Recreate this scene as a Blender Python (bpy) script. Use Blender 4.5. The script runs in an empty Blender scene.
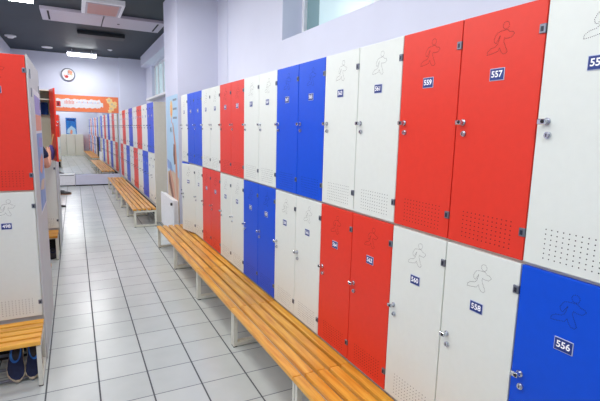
import bpy, bmesh, math, random
from mathutils import Vector, Matrix
random.seed(7)
C = bpy.context.scene.collection
PI = math.pi
LK = .60

# ------------------------------------------------------------------ materials
def srgb(r, g, b):
    f = lambda c: (c/255/12.92) if c/255 <= .04045 else ((c/255+.055)/1.055)**2.4
    return (f(r), f(g), f(b), 1)

def mat(name, col, rough=.5, metal=0, var=.04, scale=30, bump=0, emit=None, estr=0, coat=0, spec=.5, bscale=200):
    m = bpy.data.materials.new(name); m.use_nodes = True
    nt = m.node_tree; b = nt.nodes['Principled BSDF']
    b.inputs['Roughness'].default_value = rough
    b.inputs['Metallic'].default_value = metal
    b.inputs['Specular IOR Level'].default_value = spec
    if coat: b.inputs['Coat Weight'].default_value = coat; b.inputs['Coat Roughness'].default_value = .15
    tc = nt.nodes.new('ShaderNodeTexCoord'); n = nt.nodes.new('ShaderNodeTexNoise')
    n.inputs['Scale'].default_value = scale; n.inputs['Detail'].default_value = 3
    nt.links.new(tc.outputs['Object'], n.inputs['Vector'])
    r = nt.nodes.new('ShaderNodeValToRGB')
    r.color_ramp.elements[0].position = .3; r.color_ramp.elements[1].position = .7
    r.color_ramp.elements[0].color = [c*(1-var) for c in col[:3]]+[1]
    r.color_ramp.elements[1].color = [min(1, c*(1+var)) for c in col[:3]]+[1]
    nt.links.new(n.outputs['Fac'], r.inputs['Fac']); nt.links.new(r.outputs['Color'], b.inputs['Base Color'])
    if bump:
        n2 = nt.nodes.new('ShaderNodeTexNoise'); n2.inputs['Scale'].default_value = bscale
        nt.links.new(tc.outputs['Object'], n2.inputs['Vector'])
        bp = nt.nodes.new('ShaderNodeBump'); bp.inputs['Strength'].default_value = bump; bp.inputs['Distance'].default_value = .002
        nt.links.new(n2.outputs['Fac'], bp.inputs['Height']); nt.links.new(bp.outputs['Normal'], b.inputs['Normal'])
    if emit:
        b.inputs['Emission Color'].default_value = emit; b.inputs['Emission Strength'].default_value = estr
    return m

M = {}
M['red'] = mat('red_paint', srgb(226, 58, 42), .38, var=.02, coat=.03, spec=.28)
M['white'] = mat('white_paint', srgb(224, 230, 223), .38, var=.01, coat=.08, spec=.4)
M['blue'] = mat('blue_paint', srgb(0, 78, 212), .38, var=.02, coat=.03, spec=.28)
M['cream'] = mat('cream_metal', srgb(222, 220, 204), .42, var=.02)
M['panel'] = mat('side_panel_paint', srgb(200, 202, 200), .45, var=.03, scale=4)
M['hole'] = mat('dark_hole', srgb(40, 36, 40), .9, spec=.1)
M['gap'] = mat('dark_gap', srgb(30, 30, 34), .8)
M['plate'] = mat('navy_plate', srgb(22, 52, 128), .35)
M['plate_edge'] = mat('plate_border', srgb(190, 200, 225), .4)
M['digit'] = mat('white_digit', srgb(245, 246, 250), .4, emit=(1, 1, 1, 1), estr=.08)
M['chrome'] = mat('chrome', srgb(200, 204, 212), .2, metal=.9)
M['clip'] = mat('hinge_steel', srgb(120, 126, 138), .35, metal=.6)
M['clip_dark'] = mat('hinge_pin_hole', srgb(26, 32, 52), .5)
M['frame'] = mat('bench_frame_paint', srgb(218, 218, 205), .4)
M['foot'] = mat('black_rubber', srgb(28, 28, 30), .8)
M['wall'] = mat('lavender_wall', srgb(214, 218, 236), .75, var=.02, scale=2, bump=.15)
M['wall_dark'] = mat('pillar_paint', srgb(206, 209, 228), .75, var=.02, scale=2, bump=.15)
M['trim'] = mat('white_trim', srgb(236, 238, 242), .5)
M['ceiling'] = mat('slate_ceiling', srgb(20, 36, 46), .5, var=.12, spec=.25, scale=1.5)
M['duct'] = mat('dark_duct', srgb(24, 32, 38), .5)
M['acpanel'] = mat('grey_ceiling_panel', srgb(178, 172, 184), .35, var=.03)
M['light'] = mat('lamp_diffuser', srgb(255, 255, 255), .4, emit=(.93, .97, 1, 1), estr=14)
M['fill_light'] = mat('fill_lamp_diffuser', srgb(255, 255, 255), .4, emit=(1, .99, .96, 1), estr=4)  # diffuser of the added, unseen fill lamps
M['orange'] = mat('orange_banner', srgb(236, 128, 82), .6, var=.05, scale=3)
M['paper'] = mat('white_paper', srgb(226, 226, 230), .6, var=.03)
M['pink'] = mat('faded_red_ink', srgb(224, 150, 140), .6)
M['yellow'] = mat('yellow_print', srgb(240, 205, 140), .6)
M['signred'] = mat('sign_red', srgb(200, 40, 42), .5)
M['mirror'] = mat('mirror_silver', (.88, .9, .9, 1), .015, metal=1, var=0)
M['navy'] = mat('navy_cloth', srgb(24, 34, 66), .9, var=.2, scale=60, bump=.4)
M['navy2'] = mat('navy_print', srgb(20, 62, 138), .8, var=.15)
M['lining'] = mat('light_blue_lining', srgb(44, 108, 186), .8)
M['sole'] = mat('pale_sole', srgb(205, 190, 165), .7)
M['black'] = mat('black_leather', srgb(25, 25, 30), .5)
M['tan'] = mat('tan_leather', srgb(150, 110, 85), .7)
M['skin'] = mat('skin', srgb(205, 150, 128), .55, var=.06, scale=12)
M['hair'] = mat('dark_hair', srgb(40, 30, 26), .7, var=.3, scale=80)
M['jeans'] = mat('grey_trousers', srgb(60, 66, 84), .85, var=.1)
M['purple'] = mat('purple_bag_cloth', srgb(84, 78, 150), .8, var=.2)
M['poster_blue'] = mat('poster_sky_blue', srgb(172, 208, 234), .45, var=.06, scale=2)
M['poster_sand'] = mat('poster_sand', srgb(205, 185, 160), .5, var=.1, scale=5)
M['skinprint'] = mat('printed_skin', srgb(205, 150, 125), .5, var=.08, scale=8)
M['brown'] = mat('printed_hair', srgb(120, 75, 58), .5, var=.2, scale=20)
M['greytext'] = mat('grey_print', srgb(110, 110, 125), .5)
M['pale_glass'] = mat('frosted_window_glass', srgb(190, 215, 220), .25, var=.03, scale=1, emit=srgb(190, 216, 220), estr=.30)  # emission puts the daylight behind the pane into the glass
M['shaded_glass'] = mat('shaded_window_glass', srgb(120, 150, 155), .25, var=.05, scale=1, emit=srgb(120, 156, 162), estr=.2)  # darker copy of the frosted pane, shade put into colour and glow
M['orangebar'] = mat('orange_print_and_reflection', srgb(225, 150, 120), .5, var=.05)
M['violetbar'] = mat('printed_violet', srgb(150, 140, 200), .5, var=.1, scale=10)
M['bluebar'] = mat('printed_blue', srgb(130, 160, 210), .5, var=.25, scale=6)
M['sea'] = mat('printed_sea_blue', srgb(20, 110, 190), .5, var=.3, scale=9)

def wood():
    m = bpy.data.materials.new('varnished_pine'); m.use_nodes = True
    nt = m.node_tree; b = nt.nodes['Principled BSDF']; N = nt.nodes.new; L = nt.links.new
    tc = N('ShaderNodeTexCoord'); oi = N('ShaderNodeObjectInfo')
    ad = N('ShaderNodeVectorMath'); ad.operation = 'ADD'; cm = N('ShaderNodeCombineXYZ')
    ml = N('ShaderNodeMath'); ml.operation = 'MULTIPLY'; ml.inputs[1].default_value = 37
    L(oi.outputs['Random'], ml.inputs[0]); L(ml.outputs[0], cm.inputs[0]); L(ml.outputs[0], cm.inputs[1])
    L(tc.outputs['Object'], ad.inputs[0]); L(cm.outputs[0], ad.inputs[1])
    mp = N('ShaderNodeMapping'); mp.inputs['Scale'].default_value = (14, 1.1, 14); L(ad.outputs[0], mp.inputs[0])
    n = N('ShaderNodeTexNoise'); n.inputs['Scale'].default_value = 3; n.inputs['Detail'].default_value = 5; L(mp.outputs[0], n.inputs['Vector'])
    r = N('ShaderNodeValToRGB'); e = r.color_ramp.elements
    e[0].position = .3; e[0].color = srgb(206, 132, 30); e[1].position = .72; e[1].color = srgb(240, 184, 76)
    L(n.outputs['Fac'], r.inputs['Fac'])
    hs = N('ShaderNodeHueSaturation'); mr = N('ShaderNodeMapRange')
    mr.inputs['To Min'].default_value = .88; mr.inputs['To Max'].default_value = 1.1
    L(oi.outputs['Random'], mr.inputs['Value']); L(mr.outputs[0], hs.inputs['Value']); L(r.outputs['Color'], hs.inputs['Color'])
    L(hs.outputs['Color'], b.inputs['Base Color']); b.inputs['Roughness'].default_value = .35
    b.inputs['Coat Weight'].default_value = .2
    return m
M['wood'] = wood()

def floor_mat():
    m = bpy.data.materials.new('grey_floor_tiles'); m.use_nodes = True
    nt = m.node_tree; b = nt.nodes['Principled BSDF']; N = nt.nodes.new; L = nt.links.new
    def mt(op, a, c=None, d=None):
        n = N('ShaderNodeMath'); n.operation = op
        for i, v in enumerate((a, c, d)):
            if v is None: continue
            if isinstance(v, (int, float)): n.inputs[i].default_value = v
            else: L(v, n.inputs[i])
        return n.outputs[0]
    tc = N('ShaderNodeTexCoord'); sx = N('ShaderNodeSeparateXYZ'); L(tc.outputs['Object'], sx.inputs[0])
    def line(coord, origin, half):
        t = mt('DIVIDE', mt('SUBTRACT', coord, origin), .3)
        fr = mt('SUBTRACT', t, mt('FLOOR', mt('ADD', t, .5)))
        return mt('LESS_THAN', mt('ABSOLUTE', fr), half/.3), mt('FLOOR', t)
    lx, cx = line(sx.outputs[0], -.2371, .0048)
    ly, cy = line(sx.outputs[1], 2.9357, .0038)
    cell = N('ShaderNodeCombineXYZ'); L(cx, cell.inputs[0]); L(cy, cell.inputs[1])
    wn = N('ShaderNodeTexWhiteNoise'); L(cell.outputs[0], wn.inputs['Vector'])
    n = N('ShaderNodeTexNoise'); n.inputs['Scale'].default_value = 6; n.inputs['Detail'].default_value = 6; L(tc.outputs['Object'], n.inputs['Vector'])
    v = mt('ADD', mt('MULTIPLY', n.outputs['Fac'], .6), mt('MULTIPLY', wn.outputs['Value'], .4))
    r = N('ShaderNodeValToRGB'); e = r.color_ramp.elements
    e[0].position = .2; e[0].color = srgb(188, 195, 193); e[1].position = .8; e[1].color = srgb(200, 206, 204)
    L(v, r.inputs['Fac'])
    m1 = N('ShaderNodeMix'); m1.data_type = 'RGBA'; L(ly, m1.inputs[0]); L(r.outputs['Color'], m1.inputs[6]); m1.inputs[7].default_value = srgb(112, 116, 122)
    m2 = N('ShaderNodeMix'); m2.data_type = 'RGBA'; L(lx, m2.inputs[0]); L(m1.outputs[2], m2.inputs[6]); m2.inputs[7].default_value = srgb(72, 76, 82)
    L(m2.outputs[2], b.inputs['Base Color'])
    any_ = mt('MAXIMUM', lx, ly)
    L(mt('ADD', .2, mt('ADD', mt('MULTIPLY', any_, .5), mt('MULTIPLY', n.outputs['Fac'], .03))), b.inputs['Roughness'])
    bp = N('ShaderNodeBump'); bp.inputs['Distance'].default_value = .002; bp.inputs['Strength'].default_value = .4; bp.invert = True
    L(any_, bp.inputs['Height']); L(bp.outputs['Normal'], b.inputs['Normal'])
    return m
M['floor'] = floor_mat()

# ------------------------------------------------------------------ mesh helpers
class MB:
    def __init__(s): s.v = []; s.f = []; s.m = []; s.mats = []
    def mi(s, m):
        m = M[m] if isinstance(m, str) else m
        if m not in s.mats: s.mats.append(m)
        return s.mats.index(m)
    def add(s, vs, fs, m):
        o = len(s.v); s.v += [tuple(v) for v in vs]; k = s.mi(m)
        for f in fs: s.f.append([o+i for i in f]); s.m.append(k)
    def box(s, a, b, m, ch=0):
        bm = bmesh.new(); bmesh.ops.create_cube(bm, size=1)
        c = [(a[i]+b[i])/2 for i in range(3)]; d = [abs(b[i]-a[i]) for i in range(3)]
        for v in bm.verts: v.co = Vector([c[i]+v.co[i]*d[i] for i in range(3)])
        if ch: bmesh.ops.bevel(bm, geom=bm.edges[:], offset=ch, segments=2 if ch > .0025 else 1, affect='EDGES', profile=.6)
        s.bm(bm, m)
    def bm(s, bm, m):
        bm.verts.index_update()
        s.add([v.co for v in bm.verts], [[v.index for v in f.verts] for f in bm.faces], m); bm.free()
    def cyl(s, p, q, r, m, n=14, r2=None):
        p = Vector(p); q = Vector(q); d = (q-p).normalized(); r2 = r if r2 is None else r2
        a = d.orthogonal().normalized(); b = d.cross(a)
        vs = [p+(a*math.cos(2*PI*i/n)+b*math.sin(2*PI*i/n))*r for i in range(n)]+[q+(a*math.cos(2*PI*i/n)+b*math.sin(2*PI*i/n))*r2 for i in range(n)]
        s.add(vs, [[i, (i+1) % n, n+(i+1) % n, n+i] for i in range(n)]+[list(range(n))[::-1], list(range(n, 2*n))], m)
    def poly(s, pts, m): s.add(pts, [list(range(len(pts)))], m)
    def sph(s, c, r, m, sc=(1, 1, 1), n=14):
        bm = bmesh.new(); bmesh.ops.create_uvsphere(bm, u_segments=n, v_segments=max(6, n//2), radius=r)
        for v in bm.verts: v.co = Vector(c)+Vector([v.co[i]*sc[i] for i in range(3)])
        s.bm(bm, m)
    def mesh(s, name, smooth=False):
        me = bpy.data.meshes.new(name); me.from_pydata(s.v, [], s.f)
        for m in s.mats: me.materials.append(m)
        for i, p in enumerate(me.polygons):
            p.material_index = s.m[i]; p.use_smooth = smooth
        bm = bmesh.new(); bm.from_mesh(me); bmesh.ops.recalc_face_normals(bm, faces=bm.faces[:]); bm.to_mesh(me); bm.free()
        return me
    def build(s, name, parent=None, smooth=False, loc=None):
        return link(name, s.mesh(name, smooth), parent, loc)

def link(name, me, parent=None, loc=None):
    o = bpy.data.objects.new(name, me); C.objects.link(o)
    if parent: o.parent = parent
    if loc: o.location = loc
    return o
def empty(name, loc=(0, 0, 0), rz=0):
    o = bpy.data.objects.new(name, None); C.objects.link(o); o.location = loc; o.rotation_euler = (0, 0, rz); o.empty_display_size = .1
    return o
def tag(o, label, cat, group=None):
    o['label'] = label; o['category'] = cat
    if group: o['group'] = group
    return o
def struct(o): o['kind'] = 'structure'; return o

def text_mesh(txt, size, extrude=0, bold=.0):
    cu = bpy.data.curves.new('glyphs', 'FONT'); cu.body = txt; cu.size = size; cu.align_x = 'CENTER'; cu.align_y = 'CENTER'
    cu.offset = bold; cu.resolution_u = 3
    o = bpy.data.objects.new('glyphs', cu); C.objects.link(o)
    dg = bpy.context.evaluated_depsgraph_get(); dg.update()
    me = bpy.data.meshes.new_from_object(o.evaluated_get(dg))
    vs = [v.co.copy() for v in me.vertices]; fs = [list(p.vertices) for p in me.polygons]
    bpy.data.objects.remove(o); bpy.data.meshes.remove(me)
    return vs, fs
def flat_text(mb, txt, size, origin, ux, uy, m, bold=0):
    vs, fs = text_mesh(txt, size, bold=bold); o = Vector(origin); ux = Vector(ux); uy = Vector(uy)
    mb.add([o+ux*v.x+uy*v.y for v in vs], fs, m)

# ------------------------------------------------------------------ lockers
CW = .34535          # one door column
DW = CW-.005         # door leaf width
DH = .870
ZL, ZU, ZT = .330, 1.212, 2.083
DEPTH = .50
# runner outline (traced outline of the pressed figure), metres over a .108 x .105 field
RUN = [(255,168),(236,171),(215,176),(200,195),(188,225),(195,250),(208,255),(222,230),(236,202),(232,222),(228,240),(222,262),(205,280),(165,290),(140,312),(138,335),(180,330),(225,318),(240,292),(250,320),(268,342),(290,345),(302,328),(290,300),(268,250),(272,225),(290,232),(325,230),(348,205),(335,188),(310,185),(290,165)]
RUN = [((x-243)/210*.108, (345-y)/230*.105) for x, y in RUN]
HEAD = ((278-243)/210*.108, (345-133)/230*.105, .0125)
def resample(pts, step, closed=True):
    out = []; P = pts+[pts[0]] if closed else pts; carry = 0
    for (x0, y0), (x1, y1) in zip(P, P[1:]):
        L = math.hypot(x1-x0, y1-y0); t = carry
        while t < L: out.append((x0+(x1-x0)*t/L, y0+(y1-y0)*t/L)); t += step
        carry = t-L
    return out
DOTS = resample(RUN, .0052)+[(HEAD[0]+HEAD[2]*math.cos(a*2*PI/14), HEAD[1]+HEAD[2]*math.sin(a*2*PI/14)) for a in range(14)]
def disc(mb, y, z, r, m, x=-.0006, n=6):
    mb.poly([(x, y+r*math.cos(2*PI*i/n), z+r*math.sin(2*PI*i/n)) for i in range(n)], m)
def door_mesh(col):
    b = MB(); b.box((0, 0, 0), (.018, DW, DH), col, .003)
    cy = DW*.49
    for x, z in DOTS: disc(b, cy-x, DH-.155+z, .0014, 'hole')      # right on the door is -y
    for i in range(12):
        for j in range(7):
            disc(b, .055+i*.0195, .03+j*.0163, .0024, 'hole')
    return b.mesh(col+'_locker_door')
DOOR = {c: door_mesh(c) for c in ('red', 'white', 'blue')}
def knob_mesh():
    b = MB(); b.cyl((0, 0, 0), (-.004, 0, 0), .0125, 'chrome'); b.cyl((-.004, 0, 0), (-.018, 0, 0), .008, 'chrome')
    b.box((-.026, -.007, -.010), (-.016, .020, .008), 'chrome', .002); b.cyl((-.026, 0, 0), (-.0285, 0, 0), .006, 'gap')
    return b.mesh('latch_knob')
def lock_mesh():
    b = MB(); b.cyl((0, 0, 0), (-.007, 0, 0), .0115, 'chrome'); b.cyl((-.007, 0, 0), (-.012, 0, 0), .0085, 'chrome'); b.box((-.0128, -.0015, -.005), (-.012, .0015, .005), 'gap')
    return b.mesh('key_lock')
def clip_mesh():
    b = MB(); b.box((-.005, -.005, -.015), (.012, .0175, .015), 'clip', .0015); b.box((-.0058, .002, -.009), (-.005, .012, .007), 'clip_dark')
    return b.mesh('hinge_clip')
KNOB, LOCK, CLIP = knob_mesh(), lock_mesh(), clip_mesh()
def plate_mesh(num):
    b = MB(); b.box((-.0022, -.031, -.022), (0, .031, .022), 'plate_edge', .0008); b.box((-.0030, -.0285, -.0195), (-.0022, .0285, .0195), 'plate', 0)
    flat_text(b, str(num), .031, (-.0036, 0, 0), (0, -1, 0), (0, 0, 1), 'digit', .0007)
    return b.mesh('number_plate')
def body_mesh(cols):
    b = MB(); w = CW*cols; t = .012; x0 = .019
    b.box((x0, 0, .326), (DEPTH, t, ZT), 'cream'); b.box((x0, w-t, .326), (DEPTH, w, ZT), 'cream')
    b.box((DEPTH-t, 0, .326), (DEPTH, w, ZT), 'cream')
    for z0, z1 in ((.326, .336), (ZL+DH-.004, ZU+.004), (ZT-.012, ZT)): b.box((x0, t, z0), (DEPTH-t, w-t, z1), 'cream')
    for z in (ZL+DH-.12, ZT-.12): b.box((x0+.03, t, z), (DEPTH-t, w-t, z+.008), 'cream')
    if cols == 2: b.box((x0, CW-t/2, .336), (DEPTH-t, CW+t/2, ZT-t), 'cream')
    b.box((.022, .004, .262), (.05, w-.004, .326), 'panel')
    # dark recessed plinth below
    b.box((.10, .01, 0.0), (DEPTH-.02, w-.01, .326), 'gap')
    return b.mesh('locker_body')
BODY = {1: body_mesh(1), 2: body_mesh(2)}
def locker(loc, rz, up, lo, nums, label, group, cols=2, angles=None):
    """nums: numbers of the near upper, far upper, near lower, far lower doors"""
    angles = angles or {}
    t = empty('locker_cabinet', loc, rz); tag(t, label, 'locker', group)
    link('body', BODY[cols], t)
    for c in range(cols):
        for tier, (z, col) in enumerate(((ZU, up), (ZL, lo))):
            d = link('door', DOOR[col], t, (0, c*CW+.0025, z)); d['label'] = col+' locker door'
            d.rotation_euler = (0, 0, math.radians(angles.get((c, tier), 0)))
            n = nums[tier*2+c]
            link('number_plate', plate_mesh(n), d, (0, DW*.49+.002, DH-.223))
            link('latch_knob', KNOB, d, (0, DW-.034, DH-.392))
            link('key_lock', LOCK, d, (0, DW-.042, DH-.436))
            link('hinge_clip', CLIP, d, (0, .002, DH-.095)); link('hinge_clip', CLIP, d, (0, .002, .10))
    return t

W2 = 2*CW
RX, RY, RA = 1.3697, .9647, .01249
def rowpt(k, out=0, z=0):
    return (RX-k*W2*math.sin(RA)-out*math.cos(RA), RY+k*W2*math.cos(RA)-out*math.sin(RA), z)
PAT = [('red', 'white'), ('white', 'red'), ('blue', 'white'), ('white', 'blue')]
ORD = {0: 'nearest red-over-white cabinet with doors 557 and 559 on top, right-hand row',
       1: 'white-over-red locker cabinet between red door 559 and the blue upper doors',
       2: 'nearest cabinet with blue upper doors over white ones, mid right-hand row',
       3: 'white-over-blue locker cabinet beyond the large blue upper doors, mid right-hand row',
       4: 'second red-over-white locker cabinet of the near right-hand row, small in the distance',
       5: 'white-over-red locker cabinet between the small red upper doors and small blue upper doors',
       6: 'far blue-over-white cabinet with one lower door ajar, near end of right-hand row',
       7: 'narrow white single-column locker at the pillar end of the near right-hand row',
       -1: 'white-over-blue locker cabinet at right edge, doors 555 and 556, closest to camera',
       -2: 'blue-over-white locker cabinet in the right-hand row beside and behind the camera',
       -3: 'white-over-red locker cabinet at the entrance end of the right-hand row'}
G1 = 'two-tier locker cabinets in the near right-hand row'
for k in range(-3, 8):
    up, lo = PAT[k % 4]
    nums = (557+4*k, 559+4*k, 558+4*k, 560+4*k)
    if k == -1: nums = (553, 555, 554, 556)
    locker(rowpt(k), RA, up, lo, nums, ORD[k], G1, 1 if k == 7 else 2, {(1, 1): 15} if k == 6 else None)
# far right-hand row
FPAT = [('blue', 'white'), ('white', 'blue'), ('red', 'white'), ('white', 'red')]
FORD = ['nearest', 'second', 'third', 'fourth', 'fifth', 'sixth', 'seventh', 'last']
for k in range(8):
    up, lo = FPAT[k % 4]; y = 7.93+k*W2
    locker((1.215-.0125*k*W2, y, 0), RA, up, lo, (587+4*k, 589+4*k, 588+4*k, 590+4*k),
           '%s-over-%s locker cabinet, %s of the far row beyond the poster pillar' % (up, lo, FORD[k]), 'two-tier locker cabinets in the far right-hand row')
for y, lb in ((7.912, 'cream end panel of the far locker row, just behind the radiator'), (7.934+8*W2, 'cream end panel of the far locker row, by the end wall')):
    b = MB(); xx = 1.215-.0125*(y-7.93); b.box((xx, y, 0), (xx+DEPTH, y+.014, ZT+.004), 'cream', .002); tag(b.build('end_panel'), lb, 'panel')
# left racks (back to back)
XL = -.2585
def rack(x, y, names):
    g = 'locker cabinets in the left back-to-back racks'
    locker((x, y, 0), PI/2, 'red', 'white', (497, 495, 498, 496) if y < 5 else (481, 479, 482, 480), names[0], g, 2, None if y < 5 else {(0, 0): 100})
    locker((x-W2, y, 0), PI/2, 'white', 'red', (493, 0, 494, 0) if y < 5 else (477, 0, 478, 0), names[1], g, 1)
    xr = x-3*CW
    locker((xr, y+1.02, 0), -PI/2, 'white', 'red', (491, 0, 492, 0) if y < 5 else (475, 0, 476, 0), names[2], g, 1)
    locker((xr+CW, y+1.02, 0), -PI/2, 'red', 'white', (489, 487, 490, 488) if y < 5 else (473, 471, 474, 472), names[3], g, 2)
rack(XL, 3.4, ['red-over-white locker cabinet with door 498, facing camera at left edge',
               'narrow white-over-red locker beside the left wall, first left rack',
               'narrow locker by the left wall on the far face of the first left rack',
               'red-over-white locker cabinet on the far face of the first left rack'])
rack(-.24, 6.4, ['locker cabinet with its red upper door standing open, second left rack',
                 'narrow white-over-red locker beside the left wall, second left rack',
                 'narrow locker by the left wall on the far face of the second left rack',
                 'red-over-white locker cabinet on the far face of the second left rack'])
for x, y, lb in ((XL, 3.4, 'tall pale end panel of the nearest left rack, with a faded poster'), (-.24, 6.4, 'tall pale end panel of the second left rack')):
    b = MB(); b.box((x+.0005, y+.002, 0), (x+.010, y+1.018, ZT+.006), 'panel', .002)
    if y < 5:   # small grey brackets near its upper corners
        e = empty('end_panel', (x, y, 0)); e2 = b.build('panel', e); e2.location = (-x, -y, 0)
        for yy, zz in ((.13, 1.98), (.16, 1.86), (.90, 1.93), (.92, 1.80)):
            c = MB(); c.box((x+.010, y+yy-.02, zz-.03), (x+.014, y+yy+.02, zz+.03), 'clip', .001); c.build('bracket', e).location = (-x, -y, 0)
        tag(e, lb, 'panel')
    else:
        tag(b.build('end_panel'), lb, 'panel')

# faded poster on the near left end panel
b = MB(); X = XL+.0115
def PP(y, z, x=X): return (x, y, z)
b.box((X-.0012, 3.74, .98), (X, 4.36, 1.90), 'paper')
def strip(y0, y1, z0, z1, m, dx=.0006): b.poly([PP(y0, z0, X+dx), PP(y1, z0, X+dx), PP(y1, z1, X+dx), PP(y0, z1, X+dx)], m)
strip(3.76, 4.34, 1.72, 1.86, 'violetbar'); strip(3.76, 4.34, 1.60, 1.72, 'orangebar'); strip(3.76, 4.34, 1.0, 1.58, 'bluebar')
b.poly([PP(3.85, 1.30, X+.0012), PP(4.05, 1.26, X+.0012), PP(4.25, 1.34, X+.0012), PP(4.2, 1.42, X+.0012), PP(3.95, 1.38, X+.0012)], 'orangebar')
b.poly([PP(3.80, 1.16, X+.0012), PP(4.2, 1.12, X+.0012), PP(4.3, 1.2, X+.0012), PP(3.95, 1.22, X+.0012)], 'poster_sand')
b.poly([PP(3.9, 1.48, X+.0012), PP(4.3, 1.46, X+.0012), PP(4.3, 1.54, X+.0012), PP(3.95, 1.55, X+.0012)], 'violetbar')
tag(b.build('poster'), 'faded violet, orange and blue poster on the near left rack end panel', 'poster')

# ------------------------------------------------------------------ benches
BL = 1.046
def bench_proto():
    pass
def slat_mesh(L):
    b = MB(); b.box((0, .002, 0), (.0560, L-.002, .028), 'wood', .005); return b.mesh('bench_slat')
def leg_mesh():
    b = MB(); t = .034; w = .365; y0, y1 = -.0125, .0125
    b.box((0, y0, .006), (t, y1, .274), 'frame', .003); b.box((w-t, y0, .006), (w, y1, .274), 'frame', .003)
    b.box((t, y0, .006), (w-t, y1, .036), 'frame', .003); b.box((t, y0, .246), (w-t, y1, .274), 'frame', .003)
    return b.mesh('bench_leg')
def footm():
    b = MB(); b.box((.002, -.012, 0), (.032, .012, .008), 'foot'); b.box((.333, -.012, 0), (.363, .012, .008), 'foot'); return b.mesh('rubber_feet')
SL, LEG, FT = {}, leg_mesh(), footm()
def bench(loc, rz, L, label, group):
    if L not in SL: SL[L] = slat_mesh(L)
    t = empty('slatted_bench', loc, rz); tag(t, label, 'bench', group)
    for i in range(5): link('slat', SL[L], t, (i*.0782, 0, .282))
    b = MB(); b.box((.10, .03, .250), (.125, L-.03, .274), 'frame', .002); b.box((.26, .03, .250), (.285, L-.03, .274), 'frame', .002)
    b.build('rail', t)
    for y in (.016, L-.016):
        l = link('leg', LEG, t, (.012, y, 0)); link('rubber_feet', FT, l)
    return t
def benchpt(y):   # front edge of the near bench run
    return (1.001-.0125*(y-2.0), y, 0)
for i, lb in enumerate(['slatted pine bench at the far end of the near run, beside the radiator', 'second slatted bench from the radiator, below the ajar white door',
                        'third slatted bench from the radiator in the near right run', 'slatted bench in front of the lower blue and white doors, near run',
                        'nearest slatted bench at bottom centre, under the red lower doors', 'slatted bench beside the camera at bottom right, right-hand run']):
    y1 = 6.175-i*BL
    bench(benchpt(y1-BL), RA, BL, lb, 'pine slatted benches in the near right-hand run')
for i in range(5):
    y0 = 7.60+i*BL
    bench((.800-.0125*(i*BL), y0, 0), RA, BL, '%s slatted pine bench of the far run beyond the radiator' % ['nearest', 'second', 'third', 'fourth', 'farthest'][i], 'pine slatted benches in the far right-hand run')
# left benches: slats along X.  local +x -> depth, local y -> -X
bench((-.252, 3.018, 0), PI/2, 1.03, 'slatted bench at left edge with dark blue shoes under it', 'short pine benches in the left bays')
bench((-.262-.0-1.03, 4.80, 0), -PI/2, 1.03, 'slatted bench behind the nearest left rack, facing away from camera', 'short pine benches in the left bays')
bench((-.245, 6.018, 0), PI/2, 1.03, 'slatted bench in the second left bay below the open red locker', 'short pine benches in the left bays')
bench((-.245-1.03, 7.80, 0), -PI/2, 1.03, 'slatted bench on the far side of the second left rack', 'short pine benches in the left bays')
# pipes of the shoe rack under the near left bench
t = empty('shoe_rack', (-.62, 3.2, 0)); tag(t, 'low grey pipe shoe rack on the floor under the left bench', 'rack')
for y, z in ((-.06, .022), (.04, .050), (.15, .100)):
    b = MB(); b.cyl((-.34, y, z), (.30, y, z), .010, 'clip'); b.build('pipe', t, True)
for x in (-.33, .30):
    b = MB(); b.box((x-.008, -.08, 0), (x+.008, .16, .02), 'clip', .002); b.box((x-.008, .142, 0), (x+.008, .158, .10), 'clip', .002); b.build('support', t)

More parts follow.
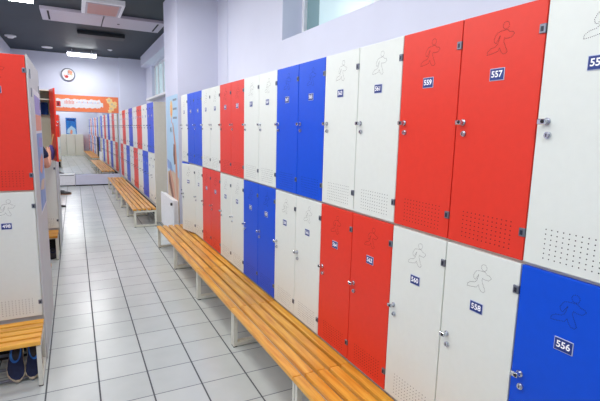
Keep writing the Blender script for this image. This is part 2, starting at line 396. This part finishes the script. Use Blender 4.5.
# ------------------------------------------------------------------ shoes
def shoe(loc, rz, side, label, group, up='navy', lin='lining', sole='sole', s=1, name='slip_on_shoe'):
    t = empty(name, loc, rz); tag(t, label, 'shoe', group)
    # length along -y is the toe; sections along y from heel to toe
    secs = [(.000, .026, .070), (.012, .034, .074), (.05, .037, .066), (.09, .038, .058), (.13, .043, .052), (.18, .048, .044), (.22, .044, .036), (.25, .032, .030), (.268, .012, .022)]
    n = 16
    def ring(y, hw, h, x, grow=1, z0=.018):
        out = []
        for i in range(n):
            a = 2*PI*i/n; cx = math.cos(a); sz = math.sin(a)
            out.append((x+hw*grow*abs(cx)**.8*(1 if cx > 0 else -1), -y, z0+(h-z0)*(.5+.5*sz)))
        return out
    def bend(y): return side*.012*math.sin(min(1, y/.268)*PI)
    v = []; f = []
    for y, hw, h in secs: v += ring(y*s, hw*s, h*s, bend(y)*s)
    for k in range(len(secs)-1):
        for i in range(n): f.append([k*n+i, k*n+(i+1) % n, (k+1)*n+(i+1) % n, (k+1)*n+i])
    f += [list(range(n))[::-1], list(range((len(secs)-1)*n, len(secs)*n))]
    b = MB(); b.add(v, f, up); b.build('upper', t, True)
    # sole
    b = MB(); m = 28; pts = []
    for i in range(m):
        a = 2*PI*i/m; yy = .134-.142*math.cos(a); hw = .0
        for (ya, wa, _), (yb, wb, _) in zip(secs, secs[1:]):
            if ya <= min(.268, max(0, yy)) <= yb: hw = wa+(wb-wa)*(min(.268, max(0, yy))-ya)/(yb-ya)
        pts.append((bend(max(0, yy))+math.sin(a)*(.0+hw*1.12)/max(.35, abs(math.sin(a)))*.98 if abs(math.sin(a)) > .01 else 0, -yy))
    lo = [(x*s, y*s, 0) for x, y in pts]; hi = [(x*s, y*s, .020*s) for x, y in pts]
    b.add(lo+hi, [[i, (i+1) % m, m+(i+1) % m, m+i] for i in range(m)]+[list(range(m)), list(range(m, 2*m))], sole); b.build('sole', t)
    # opening collar and dark inside
    b = MB(); k = 24; ring_o = []; ring_i = []
    for i in range(k):
        a = 2*PI*i/k; y = .080-.074*math.cos(a); x = bend(y)+.030*math.sin(a); z = .078-.10*y
        ring_o.append((x*s, -y*s, (z+.0)*s)); ring_i.append((x*.75*s, -(.080-.064*math.cos(a))*s, (z-.004)*s))
    low = [(x*1.15, y, z-.02*s) for x, y, z in ring_o]
    b.add(low+ring_o+ring_i, [[i, (i+1) % k, k+(i+1) % k, k+i] for i in range(k)]+[[k+i, k+(i+1) % k, 2*k+(i+1) % k, 2*k+i] for i in range(k)], lin); b.build('collar', t, True)['label'] = 'bright blue collar' if lin == 'lining' else 'dark collar'
    b = MB(); b.poly([(x, y, z-.001) for x, y, z in ring_i], 'gap'); b.build('insole', t)
    return t
GS = 'pair of dark blue shoes under the left bench'
sa = shoe((-.330, 3.370, .125), .04, 1, 'right-hand dark blue slip-on shoe beside the bench leg, bottom left', GS, s=1.0)
sb_ = shoe((-.418, 3.365, .125), .07, -1, 'left-hand dark blue slip-on shoe of the pair under the left bench', GS, s=1.0)
for q_ in (sa, sb_): q_.rotation_euler[0] = math.radians(25)
shoe((-.33, 6.36, 0), .0, 1, 'black shoe under the bench of the second left bay', None, up='black', lin='navy', sole='black')
GF = 'black shoes left on the open floor past the second left rack'
shoe((-.47, 12.16, 0), PI/2, 1, 'black shoe with tan sole, farthest on the open floor', GF, up='black', lin='black', sole='tan', s=1.2)
shoe((-.47, 12.0, 0), PI/2, -1, 'second black shoe with tan sole beside the farthest one', GF, up='black', lin='black', sole='tan', s=1.2)
shoe((-.50, 10.10, 0), PI/2+.2, 1, 'single black shoe on the floor nearer the second left rack', GF, up='black', lin='black', sole='black')

# ------------------------------------------------------------------ things in the open locker
b = MB(); b.box((-.50, 6.62, 1.56+.33), (-.29, 6.84, 1.98), 'navy2', .03)
b = MB(); b.box((-.53, 6.60, 1.842), (-.30, 6.84, 1.99), 'navy2', .02); b.box((-.50, 6.598, 1.90), (-.33, 6.60, 1.93), 'lining')
bx = MB()
# hanging towel: wavy sheet
v = []; nx, nz = 14, 10
for j in range(nz+1):
    for i in range(nx+1):
        v.append((-.525+.23*i/nx, 6.80+.018*math.sin(i*1.3)+.01*j/nz, 1.945-.16*j/nz))
b = MB(); b.add(v, [[j*(nx+1)+i, j*(nx+1)+i+1, (j+1)*(nx+1)+i+1, (j+1)*(nx+1)+i] for j in range(nz) for i in range(nx)], 'navy2')
o = b.build('hanging_towel', None, True); tag(o, 'dark blue towel hanging at the top of the open locker', 'towel')
sd = o.modifiers.new('thick', 'SOLIDIFY'); sd.thickness = .008
t = empty('baseball_cap', (-.50, 6.80, 1.64)); tag(t, 'small navy cap hanging lower inside the open locker', 'cap')
b = MB(); b.sph((0, 0, 0), .075, 'navy', (1, .8, .9)); b.build('crown', t, True)
b = MB(); b.box((-.055, -.12, -.045), (.055, -.03, -.035), 'navy', .004); b.build('peak', t)

# ------------------------------------------------------------------ person (mostly hidden behind the near left rack)
def skin(name, pts, edges, radii, m, parent=None, sub=2, root=0):
    me = bpy.data.meshes.new(name); me.from_pydata(pts, edges, []); me.materials.append(M[m])
    o = link(name, me, parent)
    sk = o.modifiers.new('skin', 'SKIN'); sk.use_smooth_shade = True
    for i, r in enumerate(radii):
        r = r if isinstance(r, tuple) else (r, r)
        me.skin_vertices[0].data[i].radius = r
        me.skin_vertices[0].data[i].use_root = (i == root)
    sb = o.modifiers.new('sub', 'SUBSURF'); sb.levels = sub; sb.render_levels = sub
    # bake
    dg = bpy.context.evaluated_depsgraph_get(); dg.update()
    nm = bpy.data.meshes.new_from_object(o.evaluated_get(dg)); o.modifiers.clear(); o.data = nm
    for p in nm.polygons: p.use_smooth = True
    return o
per = empty('person', (-.56, 5.80, 0)); tag(per, 'person in a navy T-shirt reaching into the open locker, elbow showing', 'person')
P0 = Vector((-.62, 5.80, 0))
class SK:
    def __init__(s): s.p = []; s.e = []; s.r = []
    def n(s, x, y, z, r, par=None):
        s.p.append((x-P0.x, y-P0.y, z)); s.r.append(r); i = len(s.p)-1
        if par is not None: s.e.append((par, i))
        return i
B = SK()
pel = B.n(-.62, 5.80, .96, (.12, .085)); wa = B.n(-.62, 5.80, 1.10, (.13, .09), pel); ch = B.n(-.62, 5.80, 1.28, (.155, .105), wa)
cl = B.n(-.62, 5.80, 1.42, (.10, .075), ch); nk = B.n(-.62, 5.81, 1.475, .058, cl); hd0 = B.n(-.62, 5.835, 1.545, (.070, .085), nk); hd1 = B.n(-.62, 5.835, 1.64, (.086, .104), hd0); B.n(-.62, 5.83, 1.71, (.058, .070), hd1)
sr = B.n(-.46, 5.80, 1.41, .055, cl); er0 = B.n(-.395, 5.81, 1.29, .047, sr); er = B.n(-.362, 5.83, 1.175, .041, er0); fr = B.n(-.350, 5.93, 1.225, .036, er); wr = B.n(-.345, 6.03, 1.29, .024, fr); pr = B.n(-.345, 6.085, 1.33, (.034, .018), wr)
sl = B.n(-.78, 5.80, 1.41, .055, cl); el0 = B.n(-.84, 5.81, 1.29, .045, sl); el = B.n(-.87, 5.84, 1.17, .037, el0); fl_ = B.n(-.78, 5.95, 1.24, .034, el); wl = B.n(-.68, 6.07, 1.31, .024, fl_); pl = B.n(-.65, 6.12, 1.34, (.034, .018), wl)
for par, ox, sg in ((pr, -.345, -1), (pl, -.65, 1)):
    base = Vector((ox, 6.09 if sg < 0 else 6.13, 1.335))
    for j, L in enumerate((.062, .070, .066, .052)):
        dz = .014-.0115*j*1.0
        k1 = B.n(base.x+.004, base.y+.035, base.z+.022+dz*1.6, .0088, par)
        k2 = B.n(base.x+.012*sg*-1, base.y+.035+L*.5, base.z+.030+dz*1.9, .0080, k1)
        B.n(base.x-.022*sg, base.y+.035+L*.75, base.z+.022+dz*2, .0070, k2)
    t1 = B.n(base.x+.02*sg, base.y+.012, base.z+.035, .010, par); B.n(base.x+.024*sg, base.y+.042, base.z+.055, .0085, t1)
for sg in (-1, 1):
    h = B.n(-.62+sg*.088, 5.80, .80, .068, pel); kn = B.n(-.62+sg*.105, 5.81, .50, .058, h); ca = B.n(-.62+sg*.108, 5.79, .36, .055, kn); an = B.n(-.62+sg*.11, 5.78, .10, .037, ca); B.n(-.62+sg*.115, 5.86, .05, (.04, .03), an)
body = skin('body', B.p, B.e, B.r, 'skin', per)
T = SK()
a0 = T.n(-.62, 5.80, .84, (.176, .128)); a = T.n(-.62, 5.80, .95, (.172, .124), a0); b_ = T.n(-.62, 5.80, 1.10, (.158, .112), a); c = T.n(-.62, 5.80, 1.28, (.178, .122), b_); d = T.n(-.62, 5.80, 1.425, (.115, .085), c)
for sg in (1, -1):
    s1 = T.n(-.62+sg*.165, 5.80, 1.41, .068, d)
    s2 = T.n(-.62+sg*.222, 5.81, 1.325, .066, s1); T.n(-.62+sg*.243, 5.815, 1.262, .064, s2)
skin('shirt', T.p, T.e, T.r, 'navy', per)
T = SK(); a0 = T.n(-.62, 5.80, 1.02, (.145, .10)); a = T.n(-.62, 5.80, .90, (.150, .105), a0)
for sg in (-1, 1):
    h = T.n(-.62+sg*.088, 5.80, .74, .088, a); kn = T.n(-.62+sg*.105, 5.81, .50, .072, h); T.n(-.62+sg*.11, 5.785, .08, .058, kn)
skin('trousers', T.p, T.e, T.r, 'jeans', per)
b = MB(); b.sph((0, .012, 1.672), .105, 'hair', (.88, 1.02, .88), 20); b.build('hair', per, True)
b = MB()
for sg in (-1, 1):
    b.sph((sg*.030, .112, 1.612), .011, 'digit'); b.sph((sg*.030, .121, 1.612), .005, 'gap'); b.sph((sg*.080, .025, 1.60), .022, 'skin', (.5, .8, 1.3))
b.sph((0, .125, 1.588), .015, 'skin', (.8, 1.1, 1.5)); b.box((-.022, .104, 1.550), (.022, .114, 1.557), 'tan', .002); b.build('face_features', per, True)
for sg, nm in ((-1, 'left'), (1, 'right')):
    b = MB(); b.sph((sg*.115, .06, .045), .05, 'black', (.95, 2.4, .85)); b.box((sg*.115-.046, -.05, 0), (sg*.115+.046, .175, .02), 'black', .006); b.build('shoe', per, True)
# purple bag hanging from the open door
t = empty('drawstring_bag', (-.262, 6.16, 1.24)); tag(t, 'small purple bag hanging beside the open red locker door', 'bag')
b = MB(); b.sph((0, 0, .08), .07, 'purple', (.55, .8, 1.35), 18); b.build('pouch', t, True)
b = MB(); b.cyl((0, 0, .15), (.028, .02, .30), .004, 'yellow', 8); b.cyl((0, .02, .15), (.034, .04, .30), .004, 'yellow', 8); b.build('cord', t)

# ------------------------------------------------------------------ room shell
YB = -1.16     # wall behind the camera
al = .022
def wy(x): return 13.8+al*(x-.4)
XW = 1.92; H = 3.57; XLW = -1.35
b = MB(); b.box((XLW-.1, YB-.1, -.1), (XW+.4, 14.2, 0), 'floor'); struct(b.build('floor'))
b = MB(); b.box((XLW-.1, YB-.1, H), (XW+.4, 14.2, H+.1), 'ceiling'); struct(b.build('ceiling'))
b = MB(); b.box((XLW-.1, YB-.1, 0), (XLW, 14.2, H), 'wall'); struct(b.build('wall_left'))
b = MB(); b.box((XLW, YB-.1, 0), (XW+.3, YB, H), 'wall'); struct(b.build('wall_front'))
def prism(b, pts, z0, z1, m):
    n = len(pts); b.add([(x, y, z0) for x, y in pts]+[(x, y, z1) for x, y in pts], [[i, (i+1) % n, n+(i+1) % n, n+i] for i in range(n)]+[list(range(n)), list(range(n, 2*n))], m)
b = MB(); prism(b, [(XLW-.05, wy(XLW)), (1.20, wy(1.20)), (1.20, wy(1.2)-.10), (XW+.3, wy(XW)-.09), (XW+.3, 14.25), (XLW-.05, 14.25)], 0, H, 'wall'); struct(b.build('wall_back'))
# right wall with two window openings
b = MB()
SZ, TZ = 2.547, 3.38
w1a, w1b = -.6, 4.23
w2a, w2b, s2, t2 = 9.6, 12.62, 2.42, 3.29
X2 = XW+.35
b.box((XW, YB, 0), (X2, w1b, SZ), 'wall'); b.box((XW, YB, TZ), (X2, w1b, H), 'wall'); b.box((XW, YB, SZ), (X2, w1a, TZ), 'wall')
b.box((XW, w1b, 0), (X2, w2a, H), 'wall')
b.box((XW, w2a, 0), (X2, w2b, s2), 'wall'); b.box((XW, w2a, t2), (X2, w2b, H), 'wall'); b.box((XW, w2b, 0), (X2, 13.9, H), 'wall')
struct(b.build('wall_right'))
b = MB(); b.box((XW-.010, 6.0, 0), (XW, 6.47, H), 'wall'); struct(b.build('trim_1'))      # shallow pilaster before the pillar
# windows
def window(name, x, y0, y1, z0, z1, bars, shaded):
    t = empty(name, (x, y0, z0)); struct(t)
    b = MB(); f = .05
    b.box((-.03, 0, 0), (.03, f, z1-z0), 'trim'); b.box((-.03, y1-y0-f, 0), (.03, y1-y0, z1-z0), 'trim')
    b.box((-.03, 0, 0), (.03, y1-y0, f*.6), 'trim'); b.box((-.03, 0, z1-z0-f), (.03, y1-y0, z1-z0), 'trim')
    for y, w in bars: b.box((-.03, y-y0-w/2, 0), (.03, y-y0+w/2, z1-z0), 'trim')
    b.build('window_frame', t)
    b = MB(); b.box((.005, f, .02), (.012, y1-y0-f, z1-z0-.02), 'pale_glass')
    for a, c in shaded: b.box((.003, a-y0, .02), (.0045, c-y0, z1-z0-.02), 'shaded_glass')
    b.build('window_glass', t)
window('window_1', 2.17, w1a, w1b, SZ, TZ, [(2.95, .09), (1.4, .09)], [(3.93, 4.18)])
window('window_2', 2.02, w2a, w2b, s2, t2, [(12.1, .06), (11.4, .06), (10.4, .06)], [])
b = MB(); b.box((XW-.16, 9.5, s2-.05), (XW+.08, w2b+.05, s2), 'trim', .006); struct(b.build('trim_2'))
b = MB(); b.box((1.72, 7.6, 3.30), (XW, 13.2, H), 'wall', .004); struct(b.build('trim_3'))      # soffit beam
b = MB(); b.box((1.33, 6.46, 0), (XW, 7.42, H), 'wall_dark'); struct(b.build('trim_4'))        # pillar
# ------------------------------------------------------------------ pillar poster
X = 1.33-.002
b = MB(); b.box((X, 6.48, .25), (X+.0015, 7.36, 2.13), 'poster_blue')
def Q(y, z, d=.0008): return (X-d, y, z)
b.poly([Q(6.48, .25), Q(7.36, .25), Q(7.36, .95), Q(6.95, 1.02), Q(6.48, .92)], 'poster_sand')
b.poly([Q(6.90, .98, .001), Q(7.36, 1.02, .001), Q(7.36, 1.16, .001), Q(7.05, 1.12, .001)], 'bluebar')
# figure: legs, body arm and brown hair
b.poly([Q(6.56, .55, .0016), Q(6.66, .55, .0016), Q(6.72, 1.0, .0016), Q(6.74, 1.35, .0016), Q(6.88, 1.72, .0016), Q(6.84, 1.74, .0016), Q(6.66, 1.42, .0016), Q(6.58, 1.05, .0016)], 'skinprint')
b.poly([Q(6.70, .52, .002), Q(6.82, .52, .002), Q(7.18, .95, .002), Q(7.12, 1.02, .002), Q(6.85, .80, .002)], 'skinprint')
b.poly([Q(6.84, .50, .0018), Q(6.98, .52, .0018), Q(7.26, .80, .0018), Q(7.22, .98, .0018), Q(6.98, .78, .0018)], 'brown')
b.poly([Q(6.70, 1.12, .0024), Q(6.80, 1.10, .0024), Q(6.86, 1.25, .0024), Q(6.82, 1.42, .0024), Q(6.74, 1.40, .0024)], 'brown')
b.poly([Q(6.95+.10*math.cos(a), 1.93+.13*math.sin(a), .001) for a in [2*PI*i/20 for i in range(20)]], 'yellow')
b.poly([Q(6.92, 1.84, .0016), Q(6.99, 1.84, .0016), Q(6.97, 1.99, .0016), Q(6.94, 1.99, .0016)], 'orange')
b.poly([Q(6.94, 1.72, .001), Q(6.97, 1.72, .001), Q(6.97, 1.80, .001), Q(6.94, 1.80, .001)], 'orange')
for z in (2.06, 1.93, 1.80):
    for y in (6.56, 6.63, 6.70, 6.77): b.poly([Q(y, z-.015, .001), Q(y+.05, z-.015, .001), Q(y+.05, z+.015, .001), Q(y, z+.015, .001)], 'greytext')
flat_text(b, 'N 1', .11, Q(6.98, 1.62, .0012), (0, -1, 0), (0, 0, 1), 'gap', .002)
tag(b.build('poster'), 'tall pale blue poster with a bare-legged figure, on the pillar', 'poster')
# radiator
t = empty('radiator', (1.29, 6.5, 0)); tag(t, 'white panel radiator on the pillar behind the near bench end', 'radiator')
b = MB(); b.box((-.05, 0, .07), (-.018, 1.05, .60), 'trim', .008); b.build('front_panel', t)
b = MB(); b.box((-.018, .02, .09), (.030, 1.03, .585), 'trim', .004)
b.build('core', t)
b = MB(); b.cyl((-.05, .07, .535), (-.075, .07, .535), .022, 'black'); b.build('valve_knob', t)
b = MB(); b.box((-.03, .1, 0), (.0, .13, .08), 'trim'); b.box((-.03, .9, 0), (.0, .93, .08), 'trim'); b.build('bracket', t)

# ------------------------------------------------------------------ end wall: mirror, banner, clock ...
AE = math.atan(al)
def onend(name, x, z=0): return empty(name, (x, wy(x)-.004, z), AE)      # local x along wall, -y towards camera
b = MB(); b.box((-.43-.355, -.012, 0), (1.14-.355, -.001, 1.715), 'mirror')
o = b.build('wall_mirror'); o.location = (.355, wy(.355)-.002, .315); o.rotation_euler = (0, 0, AE); tag(o, 'big frameless wall mirror filling the end wall below the orange banner', 'mirror')
t = onend('banner', .36, 2.045); tag(t, 'long orange banner with a ragged white strip, above the end mirror', 'banner')
b = MB(); b.box((-.80, -.012, 0), (.80, -.001, .44), 'orange'); b.build('backing', t)
b = MB(); top = []; bot = []
for i in range(41):
    x = -.76+1.16*i/40
    top.append((x, -.0135, .335+.008*math.sin(i*.9)+random.uniform(-.012, .012)-(.06 if i > 37 else 0)))
    bot.append((x, -.0135, .105+.008*math.sin(i*1.4)+random.uniform(-.014, .014)+(.05 if i > 37 else 0)))
b.add(top+bot, [[i, i+1, 42+i, 41+i] for i in range(40)], 'paper'); b.build('white_strip', t)
b = MB()
random.seed(3)
for i in range(7):
    x = -.56+.035*i; b.box((x, -.0150, .20), (x+.022, -.0142, .28+.02*(i % 2)), 'pink')
for i in range(18):
    x = -.27+.033*i; b.box((x, -.0150, .235), (x+.02, -.0142, .26+.012*(i % 3)), 'plate_edge' if i % 4 else 'pink')
b.build('faded_lettering', t)
b = MB()
for cx, cz, r in ((.56, .34, .075), (.62, .25, .08), (.69, .20, .07), (.62, .12, .07), (.57, .05, .05), (.71, .27, .05)):
    n = 18; b.poly([(cx+r*(1+.2*math.sin(5*a))*math.cos(a), -.0136-cx*.001-cz*.0008, cz+r*(1+.2*math.sin(5*a))*math.sin(a)) for a in [2*PI*i/n for i in range(n)]], 'yellow')
for cx, cz, r in ((.56, .34, .035), (.63, .24, .03), (.69, .2, .025), (.61, .12, .03)):
    b.poly([(cx+r*math.cos(a), -.0155, cz+r*math.sin(a)) for a in [2*PI*i/12 for i in range(12)]], 'poster_sand')
b.build('flower_print', t)
t = onend('fire_sign', -.345, 2.24); tag(t, 'small red sign plate at the left end of the orange banner', 'sign')
b = MB(); b.box((-.05, -.020, -.07), (.05, -.013, .07), 'signred', .003); b.build('plate', t)
b = MB(); b.box((-.022, -.022, -.04), (.006, -.0205, .03), 'gap'); b.build('symbol', t)
t = onend('wall_clock', -.075, 3.02); tag(t, 'round wall clock with orange and red patches, high on the end wall', 'clock')
b = MB(); n = 40
vs = []
for r, y in ((.148, -.004), (.168, -.008), (.172, -.03), (.160, -.045), (.145, -.036)):
    vs += [(r*math.cos(2*PI*i/n), y, r*math.sin(2*PI*i/n)) for i in range(n)]
b.add(vs, [[k*n+i, k*n+(i+1) % n, (k+1)*n+(i+1) % n, (k+1)*n+i] for k in range(4) for i in range(n)], 'clip'); b.build('rim', t, True)
b = MB(); b.poly([(.15*math.cos(2*PI*i/n), -.028, .15*math.sin(2*PI*i/n)) for i in range(n)], 'paper')
for cx, cz, r, m, k in ((.055, .06, .055, 'orangebar', 1), (.03, .095, .03, 'orangebar', 2), (-.04, -.055, .048, 'signred', 1), (-.08, -.03, .026, 'pink', 2), (.075, .0, .025, 'yellow', 3)):
    b.poly([(cx+r*math.cos(a), -.0284-.0004*k, cz+r*.8*math.sin(a)) for a in [2*PI*i/14 for i in range(14)]], m)
b.build('dial', t)
b = MB(); b.box((-.004, -.033, -.01), (.004, -.031, .09), 'gap'); b.build('hour_hand', t)
b = MB(); b.box((-.01, -.035, -.003), (.12, -.034, .003), 'gap'); b.build('minute_hand', t)
# base of end wall: pale low box at left, lavender box at right
t = onend('base_heater', -.24, .03); tag(t, 'low white heater box at the foot of the end wall, left', 'heater')
b = MB(); b.box((-.20, -.13, 0), (.19, -.001, .30), 'trim', .006); b.build('casing', t)
b = MB(); b.box((-.18, -.132, .262), (.17, -.1305, .275), 'gap'); b.build('vent_slot', t)
b = MB(); b.box((-.18, -.10, -.03), (-.16, -.03, .0), 'gap'); b.box((.15, -.10, -.03), (.17, -.03, .0), 'gap'); b.build('foot', t)
b = MB(); b.box((-.40, -.12, .03), (.76, -.0, .30), 'wall', .004); b.box((-.40, -.10, 0), (.76, -.0, .03), 'gap')
o = b.build('baseboard_back'); o.location = (.36, wy(.36)-.004, 0); o.rotation_euler = (0, 0, AE); struct(o)

# ------------------------------------------------------------------ behind the camera (seen in the mirror)
for i in range(5):
    x = -1.10+i*.44
    t = empty('storage_cabinet', (x, YB+.01, 0)); tag(t, 'low cream cupboard by the entrance wall, %s from the left in the mirror' % ['first', 'second', 'third', 'fourth', 'fifth'][4-i], 'cabinet', 'low cream cupboards reflected in the mirror')
    b = MB(); b.box((0, 0, 0), (.43, .40, 1.2), 'cream', .004); b.build('body', t)
    b = MB(); b.box((.012, .40, .06), (.418, .416, 1.18), 'cream', .003); d = b.build('door', t)
    b = MB(); b.cyl((.38, .416, .7), (.38, .435, .7), .01, 'chrome'); b.build('knob', d)
b = MB(); b.box((.02, YB+.002, 1.28), (.56, YB+.008, 2.36), 'sea')
b.poly([(.05, YB+.010, 1.50), (.53, YB+.010, 1.42), (.50, YB+.010, 1.75), (.30, YB+.010, 1.92), (.10, YB+.010, 1.72)], 'poster_blue')
b.poly([(.20, YB+.012, 1.50), (.32, YB+.012, 1.42), (.36, YB+.012, 1.62), (.27, YB+.012, 1.72)], 'orangebar')
b.poly([(.06, YB+.010, 2.20), (.48, YB+.010, 2.16), (.50, YB+.010, 2.30), (.08, YB+.010, 2.32)], 'navy2')
b.v = [(x+.22, y, z-.24) for x, y, z in b.v]
tag(b.build('poster'), 'bright blue poster seen reflected in the end mirror', 'poster')

# ------------------------------------------------------------------ ceiling fittings
def pan(x0, x1, y0, y1, label):
    t = empty('ceiling_panel', ((x0+x1)/2, (y0+y1)/2, H)); tag(t, label, 'air vent', 'long grey ceiling vent panels')
    w, d = (x1-x0)/2, (y1-y0)/2
    b = MB(); b.box((-w, -d, -.05), (w, d, -.001), 'acpanel', .006); b.build('panel', t)
    return t, w, d
t, w, d = pan(-.41, .545, 8.62, 9.50, 'left half of the long grey ceiling vent panel')
b = MB(); b.box((-w+.10, -d+.10, -.053), (-w+.13, d-.10, -.0505), 'gap'); b.build('slot', t)
t, w, d = pan(.56, 1.58, 8.62, 9.50, 'right half of the long grey ceiling vent panel, next to the pillar')
b = MB(); b.box((w-.13, -d+.10, -.053), (w-.10, d-.10, -.0505), 'gap'); b.build('slot', t)
b = MB(); b.cyl((-.25, .05, -.0505), (-.25, .05, -.056), .022, 'gap'); b.build('sensor', t)
t = empty('ceiling_cassette', (.50, 8.05, H)); tag(t, 'white framed ceiling unit with an orange reflection painted on its grille, top of the picture', 'air conditioner')
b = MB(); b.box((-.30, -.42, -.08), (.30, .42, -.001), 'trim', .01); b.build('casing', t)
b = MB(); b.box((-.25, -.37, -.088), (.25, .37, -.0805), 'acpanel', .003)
for i in range(14): b.box((-.22, -.33+i*.048, -.092), (.22, -.325+i*.048, -.088), 'orangebar')  # orange bars paint the banner's reflection onto the grille
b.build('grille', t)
b = MB(); b.box((.15, 10.35, H-.07), (1.05, 10.72, H-.001), 'duct', .01); tag(b.build('air_duct'), 'dark duct box on the ceiling above the bright lamp', 'duct')
def lamp(x, y, w, d, z, label, energy, group=None):
    t = empty('ceiling_light', (x, y, z)); tag(t, label, 'light', group)
    b = MB(); b.box((-w/2, -d/2, .025), (w/2, d/2, .06), 'trim', .006); b.build('housing', t)
    b = MB(); b.box((-w/2+.01, -d/2+.008, -.03), (w/2-.01, d/2-.008, .025), 'fill_light' if group else 'light', .012); b.build('diffuser', t)
    b = MB(); b.cyl((-w/3, 0, .06), (-w/3, 0, H-z), .008, 'trim', 8); b.cyl((w/3, 0, .06), (w/3, 0, H-z), .008, 'trim', 8); b.build('stem', t)
    if energy:
        l = bpy.data.lights.new('lamp', 'AREA'); l.shape = 'RECTANGLE'; l.size = w; l.size_y = d; l.energy = energy*LK; l.color = (1, .99, .965)
        lo = bpy.data.objects.new('lamp', l); C.objects.link(lo); lo.location = (x, y, z-.05)
    return t
lamp(.27, 12.9, .68, .22, 3.44, 'bright white box lamp hanging near the end wall', 34)
lamp(-.62, 8.02, .34, .30, 3.50, 'bright white lamp at the top left of the picture', 60)
GL = 'added fill lamps above and behind the camera'
for x, y, e in ((.2, 5.7, 62), (.1, 3.3, 36), (-.3, 1.4, 20), (.2, -.45, 40)):  # unseen fixtures added to carry general fill light
    lamp(x, y, .9, .5, 3.48, 'added unseen box lamp above the picture frame, for fill light', e, GL)
lamp(.9, 11.2, .3, .2, 3.50, 'small lamp ahead of the end lamp near the right wall', 0) if False else None
for x, y, nm, lb, ct in ((-1.14, 11.8, 'smoke_detector', 'round white smoke detector on the ceiling near the left wall', 'smoke detector'), (.90, 12.45, 'smoke_detector', 'tiny white detector on the ceiling right of the end lamp', 'smoke detector')):
    t = empty(nm, (x, y, H)); tag(t, lb, ct)
    s = 1 if x < 0 else .5
    b = MB(); b.cyl((0, 0, -.001), (0, 0, -.025*s), .11*s, 'trim', 24); b.build('base', t, False)
    b = MB(); b.cyl((0, 0, -.025*s), (0, 0, -.06*s), .08*s, 'paper', 24, .05*s); b.build('sensor_cap', t)
t = empty('recessed_downlight', (-.5, 12.95, H)); tag(t, 'small oval recessed lamp on the ceiling left of the end lamp', 'light')
b = MB(); b.cyl((0, 0, -.001), (0, 0, -.02), .12, 'trim', 24); b.build('ring', t)
b = MB(); b.cyl((0, 0, -.02), (0, 0, -.024), .085, 'paper', 24); b.build('lens', t)

# ------------------------------------------------------------------ fill lamps (added soft areas without fixtures) and world
def area(x, y, z, sx, sy, e, rot=(0, 0, 0), col=(1, 1, 1)):
    l = bpy.data.lights.new('area', 'AREA'); l.shape = 'RECTANGLE'; l.size = sx; l.size_y = sy; l.energy = e*LK; l.color = col
    o = bpy.data.objects.new('area_light', l); C.objects.link(o); o.location = (x, y, z); o.rotation_euler = rot
    return o
area(-.2, 10.5, 3.3, 1.8, 4.0, 72)
area(-1.2, 2.6, 2.9, 1.2, 4.2, 80, (0, math.radians(-65), 0))
w = bpy.data.worlds.new('world'); bpy.context.scene.world = w; w.use_nodes = True
w.node_tree.nodes['Background'].inputs[0].default_value = (.8, .88, 1, 1); w.node_tree.nodes['Background'].inputs[1].default_value = 1

# ------------------------------------------------------------------ camera
yaw, pit, roll, f = .4733, .1551, .0235, 439.08
fw = Vector((math.sin(yaw)*math.cos(pit), math.cos(yaw)*math.cos(pit), -math.sin(pit)))
rt = fw.cross(Vector((0, 0, 1))).normalized(); up = rt.cross(fw)
r2 = rt*math.cos(roll)+up*math.sin(roll); u2 = -rt*math.sin(roll)+up*math.cos(roll)
cam = bpy.data.cameras.new('camera'); co = bpy.data.objects.new('camera', cam); C.objects.link(co)
mx = Matrix(((r2.x, u2.x, -fw.x, 0), (r2.y, u2.y, -fw.y, 0), (r2.z, u2.z, -fw.z, 1.6383), (0, 0, 0, 1)))
co.matrix_world = mx
cam.sensor_width = 36; cam.lens = 36*f/600; cam.clip_start = .02
bpy.context.scene.camera = co
sc = bpy.context.scene
sc.view_settings.view_transform = 'Standard'; sc.view_settings.look = 'None'; sc.view_settings.exposure = 0
sc.cycles.max_bounces = 10; sc.cycles.diffuse_bounces = 5; sc.cycles.use_denoising = True
